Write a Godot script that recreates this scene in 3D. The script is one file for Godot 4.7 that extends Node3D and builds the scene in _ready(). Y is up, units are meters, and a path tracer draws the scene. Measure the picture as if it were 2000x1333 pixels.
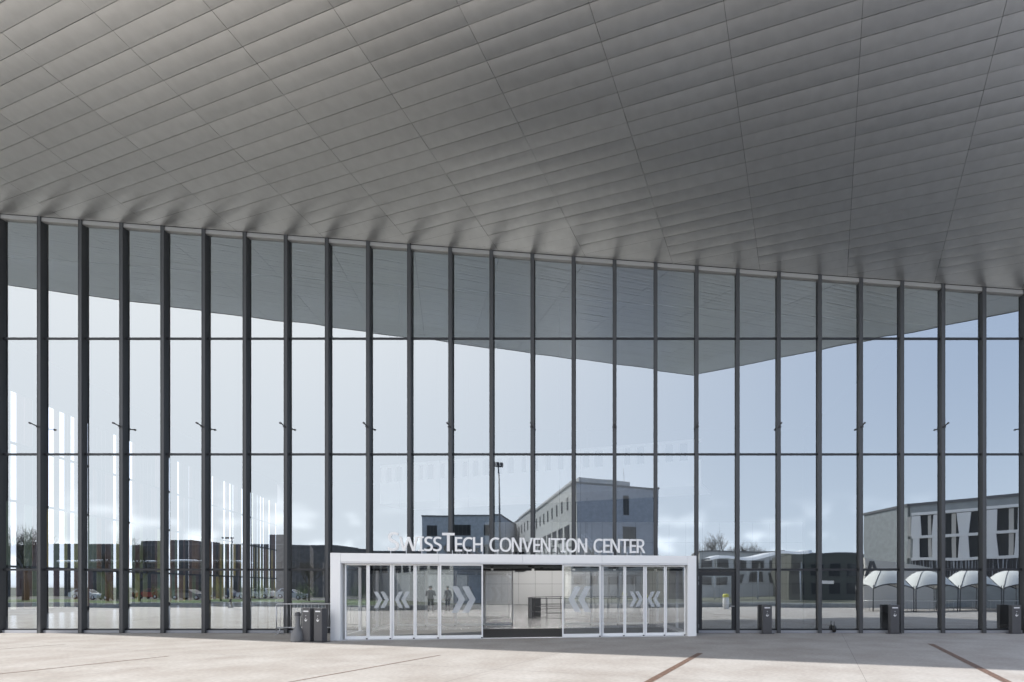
extends Node3D
# A convention hall: mirror-glass front under a huge tilted metal canopy, with the plaza, street and houses it mirrors.
# x runs right along the glass front, y up, z out from the glass (z = 0) across the plaza.

const BAY := 1.494            # spacing of the mullions
const FIRST := -21.47         # x of the leftmost mullion in the frame
var rng := RandomNumberGenerator.new()
var taken := {}
var mats := {}

# ---------------------------------------------------------------- nodes
func numbered(called: String) -> String:
	if not taken.has(called):
		taken[called] = 0
		return called
	taken[called] += 1
	return "%s_%03d" % [called, taken[called]]

func tag(o: Node3D, label: String, category: String, group := "") -> Node3D:
	o.set_meta("label", label)
	o.set_meta("category", category)
	if group != "":
		o.set_meta("group", group)
	return o

func thing(called: String, label: String, category: String, at := Vector3.ZERO, turn := 0.0, group := "") -> Node3D:
	var o := Node3D.new()
	o.name = numbered(called)
	add_child(o)
	o.position = at
	o.rotation.y = turn
	return tag(o, label, category, group)

func part(called: String, mesh, m: Material, parent: Node3D, xf := Transform3D()) -> MeshInstance3D:
	var o := MeshInstance3D.new()
	o.name = called
	o.mesh = done(mesh) if mesh is SurfaceTool else mesh
	o.material_override = m
	o.transform = xf
	parent.add_child(o, true)
	return o

func structure(called: String, mesh, m: Material) -> MeshInstance3D:
	var o := part(numbered(called), mesh, m, self)
	o.set_meta("kind", "structure")
	return o

func copy(o: Node3D, base: String, at: Vector3, turn: float, label: String) -> Node3D:
	var c: Node3D = o.duplicate()
	c.name = numbered(base)
	add_child(c)
	c.position = at
	c.rotation.y = turn
	c.set_meta("label", label)
	return c

# ---------------------------------------------------------------- shapes
func tool(smooth := false) -> SurfaceTool:
	var st := SurfaceTool.new()
	st.begin(Mesh.PRIMITIVE_TRIANGLES)
	st.set_smooth_group(0 if smooth else -1)
	return st

func done(st: SurfaceTool) -> ArrayMesh:
	st.generate_normals()
	return st.commit()

func tri(st: SurfaceTool, a: Vector3, b: Vector3, c: Vector3) -> void:
	for v in [a, b, c]:
		st.set_uv(Vector2(v.x, v.y))
		st.add_vertex(v)

func quad(st: SurfaceTool, a: Vector3, b: Vector3, c: Vector3, d: Vector3) -> void:
	tri(st, a, b, c)
	tri(st, a, c, d)

# a box from corner to corner, its edges chamfered by k where k > 0
func box(st: SurfaceTool, lo: Vector3, hi: Vector3, xf := Transform3D(), k := 0.0) -> SurfaceTool:
	var c := (lo + hi) / 2.0
	var h := (hi - lo) / 2.0
	for ax in 3:
		for s in [-1.0, 1.0]:
			var u := (ax + 1) % 3
			var v := (ax + 2) % 3
			var p := []
			for q in [[-1, -1], [-1, 1], [1, 1], [1, -1]]:
				var w := Vector3.ZERO
				w[ax] = s * h[ax]
				w[u] = q[0] * (h[u] - k)
				w[v] = q[1] * (h[v] - k)
				p.append(xf * (c + w))
			if s > 0:
				quad(st, p[0], p[1], p[2], p[3])
			else:
				quad(st, p[3], p[2], p[1], p[0])
	if k > 0.0:
		for ax in 3:
			var u := (ax + 1) % 3
			var v := (ax + 2) % 3
			for q in [[-1, -1], [-1, 1], [1, 1], [1, -1]]:
				var p := []
				for e in [[-1, 0], [1, 0], [1, 1], [-1, 1]]:
					var w := Vector3.ZERO
					w[ax] = e[0] * (h[ax] - k)
					w[u] = q[0] * (h[u] - (k if e[1] == 0 else 0.0))
					w[v] = q[1] * (h[v] - (0.0 if e[1] == 0 else k))
					p.append(xf * (c + w))
				if q[0] * q[1] > 0:
					quad(st, p[0], p[1], p[2], p[3])
				else:
					quad(st, p[3], p[2], p[1], p[0])
		for sx in [-1, 1]:
			for sy in [-1, 1]:
				for sz in [-1, 1]:
					var s := Vector3(sx, sy, sz)
					var a := xf * (c + s * Vector3(h.x, h.y - k, h.z - k))
					var b := xf * (c + s * Vector3(h.x - k, h.y, h.z - k))
					var d := xf * (c + s * Vector3(h.x - k, h.y - k, h.z))
					if sx * sy * sz > 0:
						tri(st, a, d, b)
					else:
						tri(st, a, b, d)
	return st

# a polygon in x, y pushed from z0 to z1
func prism(st: SurfaceTool, pts: Array, z0: float, z1: float, xf := Transform3D()) -> SurfaceTool:
	var poly := PackedVector2Array(pts)
	if Geometry2D.is_polygon_clockwise(poly):
		poly.reverse()
	var idx := Geometry2D.triangulate_polygon(poly)
	for i in range(0, idx.size(), 3):
		var t := []
		for k in 3:
			t.append(poly[idx[i + k]])
		if (t[1] - t[0]).cross(t[2] - t[0]) < 0:
			t = [t[0], t[2], t[1]]
		tri(st, xf * Vector3(t[0].x, t[0].y, z1), xf * Vector3(t[2].x, t[2].y, z1), xf * Vector3(t[1].x, t[1].y, z1))
		tri(st, xf * Vector3(t[0].x, t[0].y, z0), xf * Vector3(t[1].x, t[1].y, z0), xf * Vector3(t[2].x, t[2].y, z0))
	for i in poly.size():
		var a := poly[i]
		var b := poly[(i + 1) % poly.size()]
		quad(st, xf * Vector3(a.x, a.y, z0), xf * Vector3(a.x, a.y, z1), xf * Vector3(b.x, b.y, z1), xf * Vector3(b.x, b.y, z0))
	return st

func tube(st: SurfaceTool, a: Vector3, b: Vector3, r0: float, r1 := -1.0, n := 8) -> SurfaceTool:
	if r1 < 0.0:
		r1 = r0
	var d := (b - a).normalized()
	var u := d.cross(Vector3.UP if absf(d.y) < 0.9 else Vector3.RIGHT).normalized()
	var v := d.cross(u)
	for i in n:
		var p := TAU * i / n
		var q := TAU * (i + 1) / n
		var e := u * cos(p) + v * sin(p)
		var g := u * cos(q) + v * sin(q)
		quad(st, a + e * r0, a + g * r0, b + g * r1, b + e * r1)
		tri(st, a, a + g * r0, a + e * r0)
		tri(st, b, b + e * r1, b + g * r1)
	return st

func lathe(st: SurfaceTool, prof: Array, n := 20, at := Vector3.ZERO) -> SurfaceTool:
	for i in n:
		var p := TAU * i / n
		var q := TAU * (i + 1) / n
		var e := Vector3(cos(p), 0, sin(p))
		var g := Vector3(cos(q), 0, sin(q))
		for k in prof.size() - 1:
			var a: Vector2 = prof[k]
			var b: Vector2 = prof[k + 1]
			quad(st, at + e * a.x + Vector3.UP * a.y, at + e * b.x + Vector3.UP * b.y, at + g * b.x + Vector3.UP * b.y, at + g * a.x + Vector3.UP * a.y)
	return st

func frame_box(st: SurfaceTool, x0: float, y0: float, x1: float, y1: float, side: float, top: float, bottom: float, z0: float, z1: float, k := 0.004) -> SurfaceTool:
	box(st, Vector3(x0, y0, z0), Vector3(x0 + side, y1, z1), Transform3D(), k)
	box(st, Vector3(x1 - side, y0, z0), Vector3(x1, y1, z1), Transform3D(), k)
	box(st, Vector3(x0 + side, y0, z0 + 0.003), Vector3(x1 - side, y0 + bottom, z1 - 0.003), Transform3D(), k)
	box(st, Vector3(x0 + side, y1 - top, z0 + 0.003), Vector3(x1 - side, y1, z1 - 0.003), Transform3D(), k)
	return st

# a pane in x, y with its upper edge falling from h0 to h1, bowed by a fraction of a millimetre or so as sealed panes are
func pane_mesh(w: float, h0: float, h1: float, bow: float, twist: float, nx := 8, ny := 10) -> ArrayMesh:
	var st := tool(true)
	var g := []
	for j in ny + 1:
		var row := []
		for i in nx + 1:
			var u := float(i) / nx
			var v := float(j) / ny
			var bulge := bow * 16.0 * u * (1 - u) * minf(1.0, 4.0 * v * (1 - v) * 1.6) / 4.0 + twist * (u - 0.5) * (v - 0.5)
			row.append(Vector3(u * w, v * lerpf(h0, h1, u), bulge))
		g.append(row)
	for j in ny:
		for i in nx:
			quad(st, g[j][i], g[j + 1][i], g[j + 1][i + 1], g[j][i + 1])
	return done(st)

# ---------------------------------------------------------------- materials
func lin(r: float, g: float, b: float) -> Color:
	return Color(r, g, b).linear_to_srgb()

func noise_tex(freq: float, seed_: int, lo: Color, hi: Color, size := 512, oct := 5, kind := FastNoiseLite.TYPE_SIMPLEX_SMOOTH) -> NoiseTexture2D:
	var n := FastNoiseLite.new()
	n.noise_type = kind
	n.seed = seed_
	n.frequency = freq
	n.fractal_octaves = oct
	var t := NoiseTexture2D.new()
	t.width = size
	t.height = size
	t.seamless = true
	t.noise = n
	var g := Gradient.new()
	g.set_color(0, lo)
	g.set_color(1, hi)
	t.color_ramp = g
	return t

func mat(key: String, c: Color, rough := 0.6, metal := 0.0) -> StandardMaterial3D:
	if mats.has(key):
		return mats[key]
	var m := StandardMaterial3D.new()
	m.resource_name = key
	m.albedo_color = c
	m.roughness = rough
	m.metallic = metal
	mats[key] = m
	return m

func grain(m: StandardMaterial3D, tex: Texture2D, scale: float) -> StandardMaterial3D:
	m.albedo_texture = tex
	m.uv1_triplanar = true
	m.uv1_world_triplanar = true
	m.uv1_scale = Vector3.ONE * scale
	return m

# coated glass: part of the light is mirrored, the rest passes
func coated(key: String, share: float, tint: Color) -> StandardMaterial3D:
	var m := mat(key, tint, 0.0, 1.0)
	m.transparency = BaseMaterial3D.TRANSPARENCY_ALPHA
	m.albedo_color.a = share
	if not mats.has("_white"):
		var im := Image.create(4, 4, false, Image.FORMAT_RGBA8)
		im.fill(Color.WHITE)
		mats["_white"] = ImageTexture.create_from_image(im)
	m.albedo_texture = mats["_white"]
	return m

func soffit(x: float, z: float) -> float:
	return 13.5125 - 0.0743 * x + 0.2186 * z

func _ready() -> void:
	rng.seed = 7
	set_view()
	make_materials()
	make_ground()
	make_hall()
	make_portal()
	make_sign()
	make_front_things()
	make_far_side()

# ---------------------------------------------------------------- camera, sky, sun
func set_view() -> void:
	var cam := Camera3D.new()
	cam.name = "camera"
	cam.position = Vector3(0, 1.66, 20.6)
	cam.projection = Camera3D.PROJECTION_FRUSTUM       # a shift lens, held level and square to the glass
	cam.keep_aspect = Camera3D.KEEP_WIDTH
	cam.near = 0.1
	cam.far = 20000.0
	cam.size = 2.0 * 0.1 * 1000.0 / 1100.0
	cam.frustum_offset = Vector2(-230.0, 481.5) / 1100.0 * 0.1
	add_child(cam)
	cam.current = true

	var sun := DirectionalLight3D.new()
	sun.name = "sun"
	var az := deg_to_rad(45.0)
	var el := deg_to_rad(49.0)
	var towards := Vector3(-sin(az) * cos(el), sin(el), cos(az) * cos(el))
	sun.look_at_from_position(towards * 100.0, Vector3.ZERO)
	sun.light_color = Color(1.0, 0.985, 0.965)
	sun.light_energy = 1.4
	sun.light_angular_distance = 0.5
	sun.shadow_enabled = true
	add_child(sun)

	var sky := ProceduralSkyMaterial.new()
	sky.sky_top_color = lin(0.28, 0.40, 0.66)
	sky.sky_horizon_color = lin(0.77, 0.87, 0.99)
	sky.sky_curve = 0.22
	sky.ground_bottom_color = lin(0.3, 0.3, 0.3)
	sky.ground_horizon_color = lin(0.5, 0.5, 0.5)
	sky.sun_angle_max = 110.0
	sky.sun_curve = 0.5
	sky.sky_cover = clouds()
	var env := Environment.new()
	env.background_mode = Environment.BG_SKY
	env.sky = Sky.new()
	env.sky.sky_material = sky
	env.background_energy_multiplier = 1.34
	env.tonemap_mode = Environment.TONE_MAPPER_LINEAR
	env.tonemap_exposure = 1.38
	env.sdfgi_enabled = true
	env.ssao_enabled = true
	env.ssil_enabled = true
	var we := WorldEnvironment.new()
	we.name = "world"
	we.environment = env
	add_child(we)

# low heaps of white cloud all round the horizon
func clouds() -> ImageTexture:
	var im := Image.create(1024, 512, false, Image.FORMAT_RGBA8)
	var n := FastNoiseLite.new()
	n.seed = 5
	n.fractal_octaves = 5
	n.frequency = 1.0
	for y in range(200, 256):
		var up := (256.0 - y) / 512.0 * PI
		for x in 1024:
			var a := TAU * x / 1024.0
			var v := n.get_noise_3d(cos(a) * 9.0, sin(a) * 9.0, up * 26.0)
			var band := smoothstep(0.01, 0.035, up) * (1.0 - smoothstep(0.06, 0.17, up))
			var k := smoothstep(0.08, 0.42, v) * band
			im.set_pixel(x, y, Color(0.85, 0.85, 0.85, k * 0.75))
	return ImageTexture.create_from_image(im)

func make_materials() -> void:
	var fine := noise_tex(0.05, 3, Color(0.8, 0.8, 0.8), Color(1, 1, 1))
	coated("facade_glass", 0.45, lin(0.84, 0.89, 0.91))
	coated("door_glass", 0.30, lin(0.9, 0.95, 0.97))
	coated("plain_glass", 0.15, lin(0.9, 0.95, 0.97))
	var k := 0
	for v in [0.66, 0.675, 0.665, 0.68]:
		var m := mat("panel_%d" % k, lin(v * 1.0, v * 1.01, v * 1.0), 0.33 + 0.01 * k, 0.94)
		grain(m, noise_tex(0.012, 20 + k, Color(0.95, 0.95, 0.95), Color(1, 1, 1)), 0.35)
		k += 1
	mat("deck", lin(0.10, 0.10, 0.10), 0.8)
	mat("fin", lin(0.075, 0.078, 0.083), 0.45, 0.3)
	mat("dark_frame", lin(0.025, 0.027, 0.032), 0.4, 0.2)
	mat("head_rail", lin(0.40, 0.40, 0.395), 0.5, 0.3)
	mat("sill", lin(0.30, 0.31, 0.34), 0.45, 0.3)
	mat("white_metal", lin(0.88, 0.885, 0.89), 0.35)
	mat("alu", lin(0.72, 0.73, 0.75), 0.35, 0.2)
	mat("letter", lin(0.88, 0.88, 0.88), 0.4)
	var frost := mat("frosted_film", Color(0.86, 0.88, 0.9, 0.36), 0.7)
	frost.transparency = BaseMaterial3D.TRANSPARENCY_ALPHA
	var con := mat("concrete", lin(0.475, 0.456, 0.434), 0.75)
	grain(con, noise_tex(0.006, 31, Color(0.88, 0.86, 0.845), Color(1, 1, 1), 1024, 6), 0.09)
	con.detail_enabled = true
	con.detail_blend_mode = BaseMaterial3D.BLEND_MODE_MUL
	con.detail_albedo = noise_tex(0.09, 32, Color(0.88, 0.88, 0.88), Color(1, 1, 1), 1024, 4)
	con.detail_uv_layer = BaseMaterial3D.DETAIL_UV_1
	mat("rust_strip", lin(0.30, 0.19, 0.14), 0.6, 0.3)
	grain(mats.rust_strip, noise_tex(0.03, 35, Color(0.6, 0.6, 0.6), Color(1, 1, 1)), 0.8)
	grain(mat("asphalt", lin(0.09, 0.09, 0.095), 0.9), fine, 0.5)
	grain(mat("earth", lin(0.16, 0.17, 0.12), 0.95), noise_tex(0.02, 36, Color(0.6, 0.6, 0.6), Color(1, 1, 1)), 0.02)
	grain(mat("lawn", lin(0.10, 0.17, 0.045), 0.95), noise_tex(0.03, 37, Color(0.6, 0.6, 0.6), Color(1, 1, 1)), 0.08)
	mat("mat_dark", lin(0.06, 0.062, 0.066), 0.9)
	mat("lobby_floor", lin(0.27, 0.27, 0.27), 0.22)
	mat("lobby_dark", lin(0.10, 0.10, 0.105), 0.8)
	mat("lobby_white", lin(0.74, 0.74, 0.73), 0.5)
	mat("charcoal", lin(0.07, 0.07, 0.076), 0.45)
	mat("charcoal_light", lin(0.16, 0.165, 0.175), 0.5)
	mat("black", lin(0.012, 0.012, 0.013), 0.5)
	mat("galvanised", lin(0.5, 0.51, 0.53), 0.4, 0.7)
	mat("window_dark", lin(0.03, 0.035, 0.04), 0.08)

# ---------------------------------------------------------------- ground
func sheet(x0: float, z0: float, x1: float, z1: float, y: float) -> SurfaceTool:
	var st := tool()
	quad(st, Vector3(x0, y, z0), Vector3(x1, y, z0), Vector3(x1, y, z1), Vector3(x0, y, z1))
	return st

func make_ground() -> void:
	structure("ground", sheet(-9000, -9000, 9000, 9000, -0.03), mats.earth)
	structure("road", sheet(-400, 29, 300, 40, -0.012), mats.asphalt)
	structure("unseen_asphalt", sheet(26.2, -60, 60, 28.8, -0.012), mats.asphalt)  # dark ground out of view on the right, placed to darken the canopy lining
	structure("parking_area", sheet(-110, 57, -38, 74, -0.012), mats.asphalt)
	var lawn := structure("lawn", sheet(-160, 40.2, -14, 57, -0.016), mats.lawn)
	lawn.set_meta("kind", "structure")
	var pl := structure("plaza", sheet(-70, -0.05, 26, 27, 0.0), mats.concrete)
	# rusty steel strips let into the concrete, parallel to each other
	var d := Vector3(-0.317, 0, 0.948)
	for s in [[-16.48, 4.15, 20.0, 0.05], [-11.15, 6.97, 19.0, 0.055], [-4.65, 6.77, 19.5, 0.05], [1.79, 6.33, 20.0, 0.15], [8.87, 4.0, 22.0, 0.16]]:
		var st := tool()
		var a := Vector3(s[0], 0.004, s[1])
		var w: Vector3 = Vector3(0.948, 0, 0.317) * (s[3] / 2.0)
		quad(st, a - w, a + w, a + d * s[2] + w, a + d * s[2] - w)
		part("steel_strip", st, mats.rust_strip, pl)
	# narrow sawn joints between the poured fields
	mat("joint", lin(0.16, 0.155, 0.15), 0.9)
	var e := Vector3(0.948, 0, 0.317)
	for k in range(-5, 5):
		var st := tool()
		var a: Vector3 = Vector3(-1.4 + 6.7 * k, 0.003, 5.2 + 2.1 * k) + d * -40.0
		var lo := maxf(0.0, (0.15 - a.z) / d.z)
		var hi := (26.9 - a.z) / d.z
		quad(st, a + d * lo - e * 0.004, a + d * lo + e * 0.004, a + d * hi + e * 0.004, a + d * hi - e * 0.004)
		part("joint", st, mats.joint, pl)
	for k in 5:
		var st := tool()
		var a: Vector3 = Vector3(0, 0.003, 4.6) + d * (5.2 * k - 5.2)
		var x0 := maxf(-69.0, a.x - (a.z - 0.15) / e.z * e.x)
		var x1 := minf(25.9, a.x + (26.9 - a.z) / e.z * e.x)
		var p0 := a + e * ((x0 - a.x) / e.x)
		var p1 := a + e * ((x1 - a.x) / e.x)
		quad(st, p0 - d * 0.004, p0 + d * 0.004, p1 + d * 0.004, p1 - d * 0.004)
		part("joint", st, mats.joint, pl)

# ---------------------------------------------------------------- the hall
func make_hall() -> void:
	var hall := thing("convention_hall", "huge glass-fronted convention hall under a tilted grey metal canopy", "building")
	make_canopy(hall)
	make_facade(hall)
	make_lobby(hall)

func make_canopy(hall: Node3D) -> void:
	var outline := [Vector2(5.19, 23.28), Vector2(-60, 2.49), Vector2(-60, -2), Vector2(17.7, -2)]
	var st := tool()
	var poly := PackedVector2Array(outline)
	var idx := Geometry2D.triangulate_polygon(poly)
	for lift in [0.035, 0.5]:
		for i in range(0, idx.size(), 3):
			var t := []
			for k in 3:
				var p := poly[idx[i + k]]
				t.append(Vector3(p.x, soffit(p.x, p.y) + lift, p.y))
			tri(st, t[0], t[1], t[2])
	for i in 4:
		var a := poly[i]
		var b := poly[(i + 1) % 4]
		quad(st, Vector3(a.x, soffit(a.x, a.y) - 0.02, a.y), Vector3(b.x, soffit(b.x, b.y) - 0.02, b.y), Vector3(b.x, soffit(b.x, b.y) + 0.5, b.y), Vector3(a.x, soffit(a.x, a.y) + 0.5, a.y))
	var deck := part("canopy", st, mats.deck, hall)
	deck.set_meta("label", "tilted canopy lined with long satin metal panels")

	var o := Vector2(-15.6439, 4.16)
	var u2 := Vector2(2.8384, 0.9685)
	var v2 := Vector2(0.1258, -0.3699)
	var u := Vector3(u2.x, -0.0743 * u2.x + 0.2186 * u2.y, u2.y)
	var v := Vector3(v2.x, -0.0743 * v2.x + 0.2186 * v2.y, v2.y)
	var lu := u.length()
	var lv := v.length()
	var n := v.normalized().cross(u.normalized())
	if n.y < 0:
		n = -n
	var basis := Basis(u.normalized(), n, v.normalized())
	var variants := []
	for k in 6:
		variants.append(done(panel_mesh(tool(), lu - 0.010, lv - 0.010, 60 + k)))
	var lining := PackedVector2Array([Vector2(5.19, 23.2), Vector2(-60, 2.4), Vector2(-60, 0.15), Vector2(16.64, 0.15)])
	var whole := []
	var clipped := tool()
	for i in range(-18, 12):
		for j in range(-95, 60):
			var p := o + u2 * i + v2 * j
			var cell := PackedVector2Array([p, p + u2, p + u2 + v2, p + v2])
			var q := clip(cell, lining)
			if q.size() < 3:
				continue
			var area := 0.0
			for k in q.size():
				area += q[k].cross(q[(k + 1) % q.size()]) / 2.0
			if absf(absf(area) - absf(u2.cross(v2))) < 0.002:
				whole.append([i, j])
			elif absf(area) > 0.004:
				var c := Vector2.ZERO
				for w in q:
					c += w / q.size()
				for k in q.size():
					var a := q[k].lerp(c, 0.006)
					var b := q[(k + 1) % q.size()].lerp(c, 0.006)
					tri(clipped, Vector3(c.x, soffit(c.x, c.y), c.y), Vector3(a.x, soffit(a.x, a.y), a.y), Vector3(b.x, soffit(b.x, b.y), b.y))
	# the panels that show largest from the plaza are parts of their own, the rest are joined
	var eye := Vector3(0, 1.66, 20.6)
	var order := []
	for w in whole:
		var p: Vector2 = o + u2 * (w[0] + 0.5) + v2 * (w[1] + 0.5)
		var at := Vector3(p.x, soffit(p.x, p.y), p.y)
		var r := at - eye
		var px := r.x / -r.z * 1100 + 1230
		var py := 1148 - r.y / -r.z * 1100
		var seen := r.z < -1.0 and px > -120 and px < 2120 and py > -60
		order.append([r.length() + (0.0 if seen else 1000.0), w])
	order.sort_custom(func(a, b): return a[0] < b[0])
	var rest := [tool(true), tool(true)]
	for k in order.size():
		var w: Array = order[k][1]
		var p: Vector2 = o + u2 * w[0] + v2 * w[1]
		var t := Transform3D(basis.rotated(u.normalized(), rng.randf_range(-0.004, 0.004)).rotated(v.normalized(), rng.randf_range(-0.0006, 0.0006)), Vector3(p.x, soffit(p.x, p.y) + rng.randf_range(-0.002, 0.002), p.y) + (u.normalized() + v.normalized()) * 0.005)
		var kind: int = rng.randi() % 6
		if k < 300:
			part("panel", variants[kind], mats["panel_%d" % (rng.randi() % 4)], deck, t)
		else:
			panel_mesh(rest[k % 2], lu - 0.010, lv - 0.010, 60 + kind, t)
	for k in 2:
		var r := part("panel_field", rest[k], mats["panel_%d" % (k * 2)], deck)
		r.set_meta("kind", "stuff")
	part("cut_panels", clipped, mats.panel_1, deck).set_meta("kind", "stuff")

# the part of a convex polygon that lies inside another convex one
func clip(cell: PackedVector2Array, around: PackedVector2Array) -> PackedVector2Array:
	var mid := Vector2.ZERO
	for p in around:
		mid += p / around.size()
	for k in around.size():
		var a := around[k]
		var n := (around[(k + 1) % around.size()] - a).orthogonal()
		if n.dot(mid - a) < 0:
			n = -n
		var out := PackedVector2Array()
		for i in cell.size():
			var p := cell[i]
			var q := cell[(i + 1) % cell.size()]
			var dp := n.dot(p - a)
			var dq := n.dot(q - a)
			if dp >= 0:
				out.append(p)
			if (dp >= 0) != (dq >= 0):
				out.append(p.lerp(q, dp / (dp - dq)))
		cell = out
		if cell.size() < 3:
			break
	return cell

# one long ceiling panel: a shallow downward bow, a little uneven, with its edges turned up
func panel_mesh(st: SurfaceTool, l: float, w: float, seed_: int, xf := Transform3D()) -> SurfaceTool:
	var nz := FastNoiseLite.new()
	nz.seed = seed_
	nz.frequency = 0.55
	st.set_smooth_group(1)
	var nx := 7
	var ny := 6
	var g := []
	for j in ny + 1:
		var row := []
		for i in nx + 1:
			var a := float(i) / nx
			var b := float(j) / ny
			var inner := minf(1.0, minf(a, 1 - a) * 14.0)
			row.append(xf * Vector3(a * l, -0.0055 * 4 * b * (1 - b) + inner * b * (1 - b) * 0.006 * nz.get_noise_2d(a * 3.0, b * 0.6), b * w))
		g.append(row)
	for j in ny:
		for i in nx:
			quad(st, g[j][i], g[j][i + 1], g[j + 1][i + 1], g[j + 1][i])
	var up := xf.basis * Vector3(0, 0.025, 0)
	var c := [xf * Vector3(0, 0, 0), xf * Vector3(l, 0, 0), xf * Vector3(l, 0, w), xf * Vector3(0, 0, w)]
	for k in 4:
		st.set_smooth_group(2 + k)
		quad(st, c[k], c[k] + up, c[(k + 1) % 4] + up, c[(k + 1) % 4])
	return st

func make_facade(hall: Node3D) -> void:
	# the continuous sill, and the head rail that closes the glass against the canopy
	var st := tool()
	for r in [[-45.4, -9.55], [2.33, 16.9]]:
		box(st, Vector3(r[0], 0.0, -0.06), Vector3(r[1], 0.10, 0.05), Transform3D(), 0.006)
	var wall := part("curtain_wall", st, mats.sill, hall)
	wall.set_meta("label", "tall mirror glass front divided by slim grey mullions")
	var x0 := -45.374
	st = tool()
	prism(st, [Vector2(x0, soffit(x0, 0) - 0.11), Vector2(16.9, soffit(16.9, 0) - 0.11), Vector2(16.9, soffit(16.9, 0) + 0.03), Vector2(x0, soffit(x0, 0) + 0.03)], -0.05, 0.11)
	part("head_rail", st, mats.head_rail, wall)
	var fin := tool()
	var levels := [0.10, 2.315, 6.53, 10.76]
	var shared := {}
	for k in range(-16, 26):
		var x := FIRST + BAY * k
		var portal := x > -9.5 and x < 2.2
		var low := 2.75 if portal else 0.0
		var top := soffit(x, 0.1) + 0.02
		# mullion: a slim web with a wider cap on the outside
		st = tool()
		box(st, Vector3(-0.05, low, -0.10), Vector3(0.05, top, 0.118), Transform3D(), 0.003)
		box(st, Vector3(-0.068, low, 0.118), Vector3(0.068, top, 0.142), Transform3D(), 0.005)
		for s in [-1.0, 1.0]:
			box(st, Vector3(s * 0.052 - 0.012, low, 0.142), Vector3(s * 0.052 + 0.012, top, 0.150), Transform3D(), 0.002)
		var mu := part("mullion", st, mats.fin, wall, Transform3D(Basis(), Vector3(x, 0, 0)))
		if k % 2 == 0:
			st = tool()
			box(st, Vector3(-0.075, 7.47, 0.150), Vector3(0.075, 7.53, 0.175), Transform3D(), 0.004)
			tube(st, Vector3(0, 7.5, 0.17), Vector3(0, 7.55, 0.42), 0.024, 0.018)
			tube(st, Vector3(0, 7.545, 0.40), Vector3(0, 7.552, 0.47), 0.034, 0.034)
			part("anchor_bracket", st, mats.charcoal, mu)
		if k == 25:
			break
		# the panes and transoms of this bay
		var xa := x + 0.052
		var w := BAY - 0.104
		for r in 4:
			var y0: float = levels[r] + (0.045 if r > 0 else 0.03)
			var mid := x + BAY / 2
			var in_portal := mid > -9.6 and mid < 2.4
			if r == 0 and (in_portal or k == 16):
				continue
			if r > 0:
				st = tool()
				box(st, Vector3(0, levels[r] - 0.04, -0.05), Vector3(w, levels[r] + 0.04, 0.022), Transform3D(), 0.003)
				part("transom", st, mats.dark_frame, wall, Transform3D(Basis(), Vector3(xa, 0, 0)))
			# the thin black gaskets round the pane
			var h0: float
			var h1: float
			if r < 3:
				h0 = levels[r + 1] - 0.045 - y0
				h1 = h0
			else:
				h0 = soffit(xa, 0) - 0.12 - y0
				h1 = soffit(xa + w, 0) - 0.12 - y0
			var m: ArrayMesh
			if r < 3:
				var key := "%d_%d" % [r, rng.randi() % 6]
				if not shared.has(key):
					shared[key] = pane_mesh(w, h0, h1, rng.randf_range(-0.0016, 0.0016), rng.randf_range(-0.003, 0.003))
				m = shared[key]
			else:
				m = pane_mesh(w, h0, h1, rng.randf_range(-0.0016, 0.0016), rng.randf_range(-0.003, 0.003))
			var b := Basis.from_euler(Vector3(rng.randf_range(-0.0011, 0.0011), rng.randf_range(-0.0016, 0.0016), 0))
			var p := part("pane", m, mats.facade_glass, wall, Transform3D(b, Vector3(xa, y0, 0.0)))
			if r == 0:
				st = tool()
				box(st, Vector3(0, -0.03, -0.03), Vector3(w, 0.03, 0.02))
				part("bottom_gasket", st, mats.dark_frame, p)
	# the dark service door in the bay beside the portal
	var xd := FIRST + BAY * 16 + 0.055
	var wd := BAY - 0.11
	var door := part("service_door", frame_box(tool(), 0, 0.03, wd, 2.26, 0.15, 0.17, 0.13, -0.05, 0.045), mats.dark_frame, wall, Transform3D(Basis(), Vector3(xd, 0, 0)))
	part("door_pane", pane_mesh(wd - 0.3, 1.93, 1.93, 0.0006, 0.0), mats.facade_glass, door, Transform3D(Basis(), Vector3(0.15, 0.16, 0)))
	st = tool()
	tube(st, Vector3(wd - 0.075, 0.98, 0.045), Vector3(wd - 0.075, 0.98, 0.10), 0.016)
	tube(st, Vector3(wd - 0.075, 0.98, 0.095), Vector3(wd - 0.20, 0.98, 0.095), 0.012)
	part("door_handle", st, mats.galvanised, door)
	for y in [0.2, 1.95, 1.75]:
		st = tool()
		tube(st, Vector3(0.02, y, 0.05), Vector3(0.02, y + 0.13, 0.05), 0.014)
		part("hinge", st, mats.galvanised, door)

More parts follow.
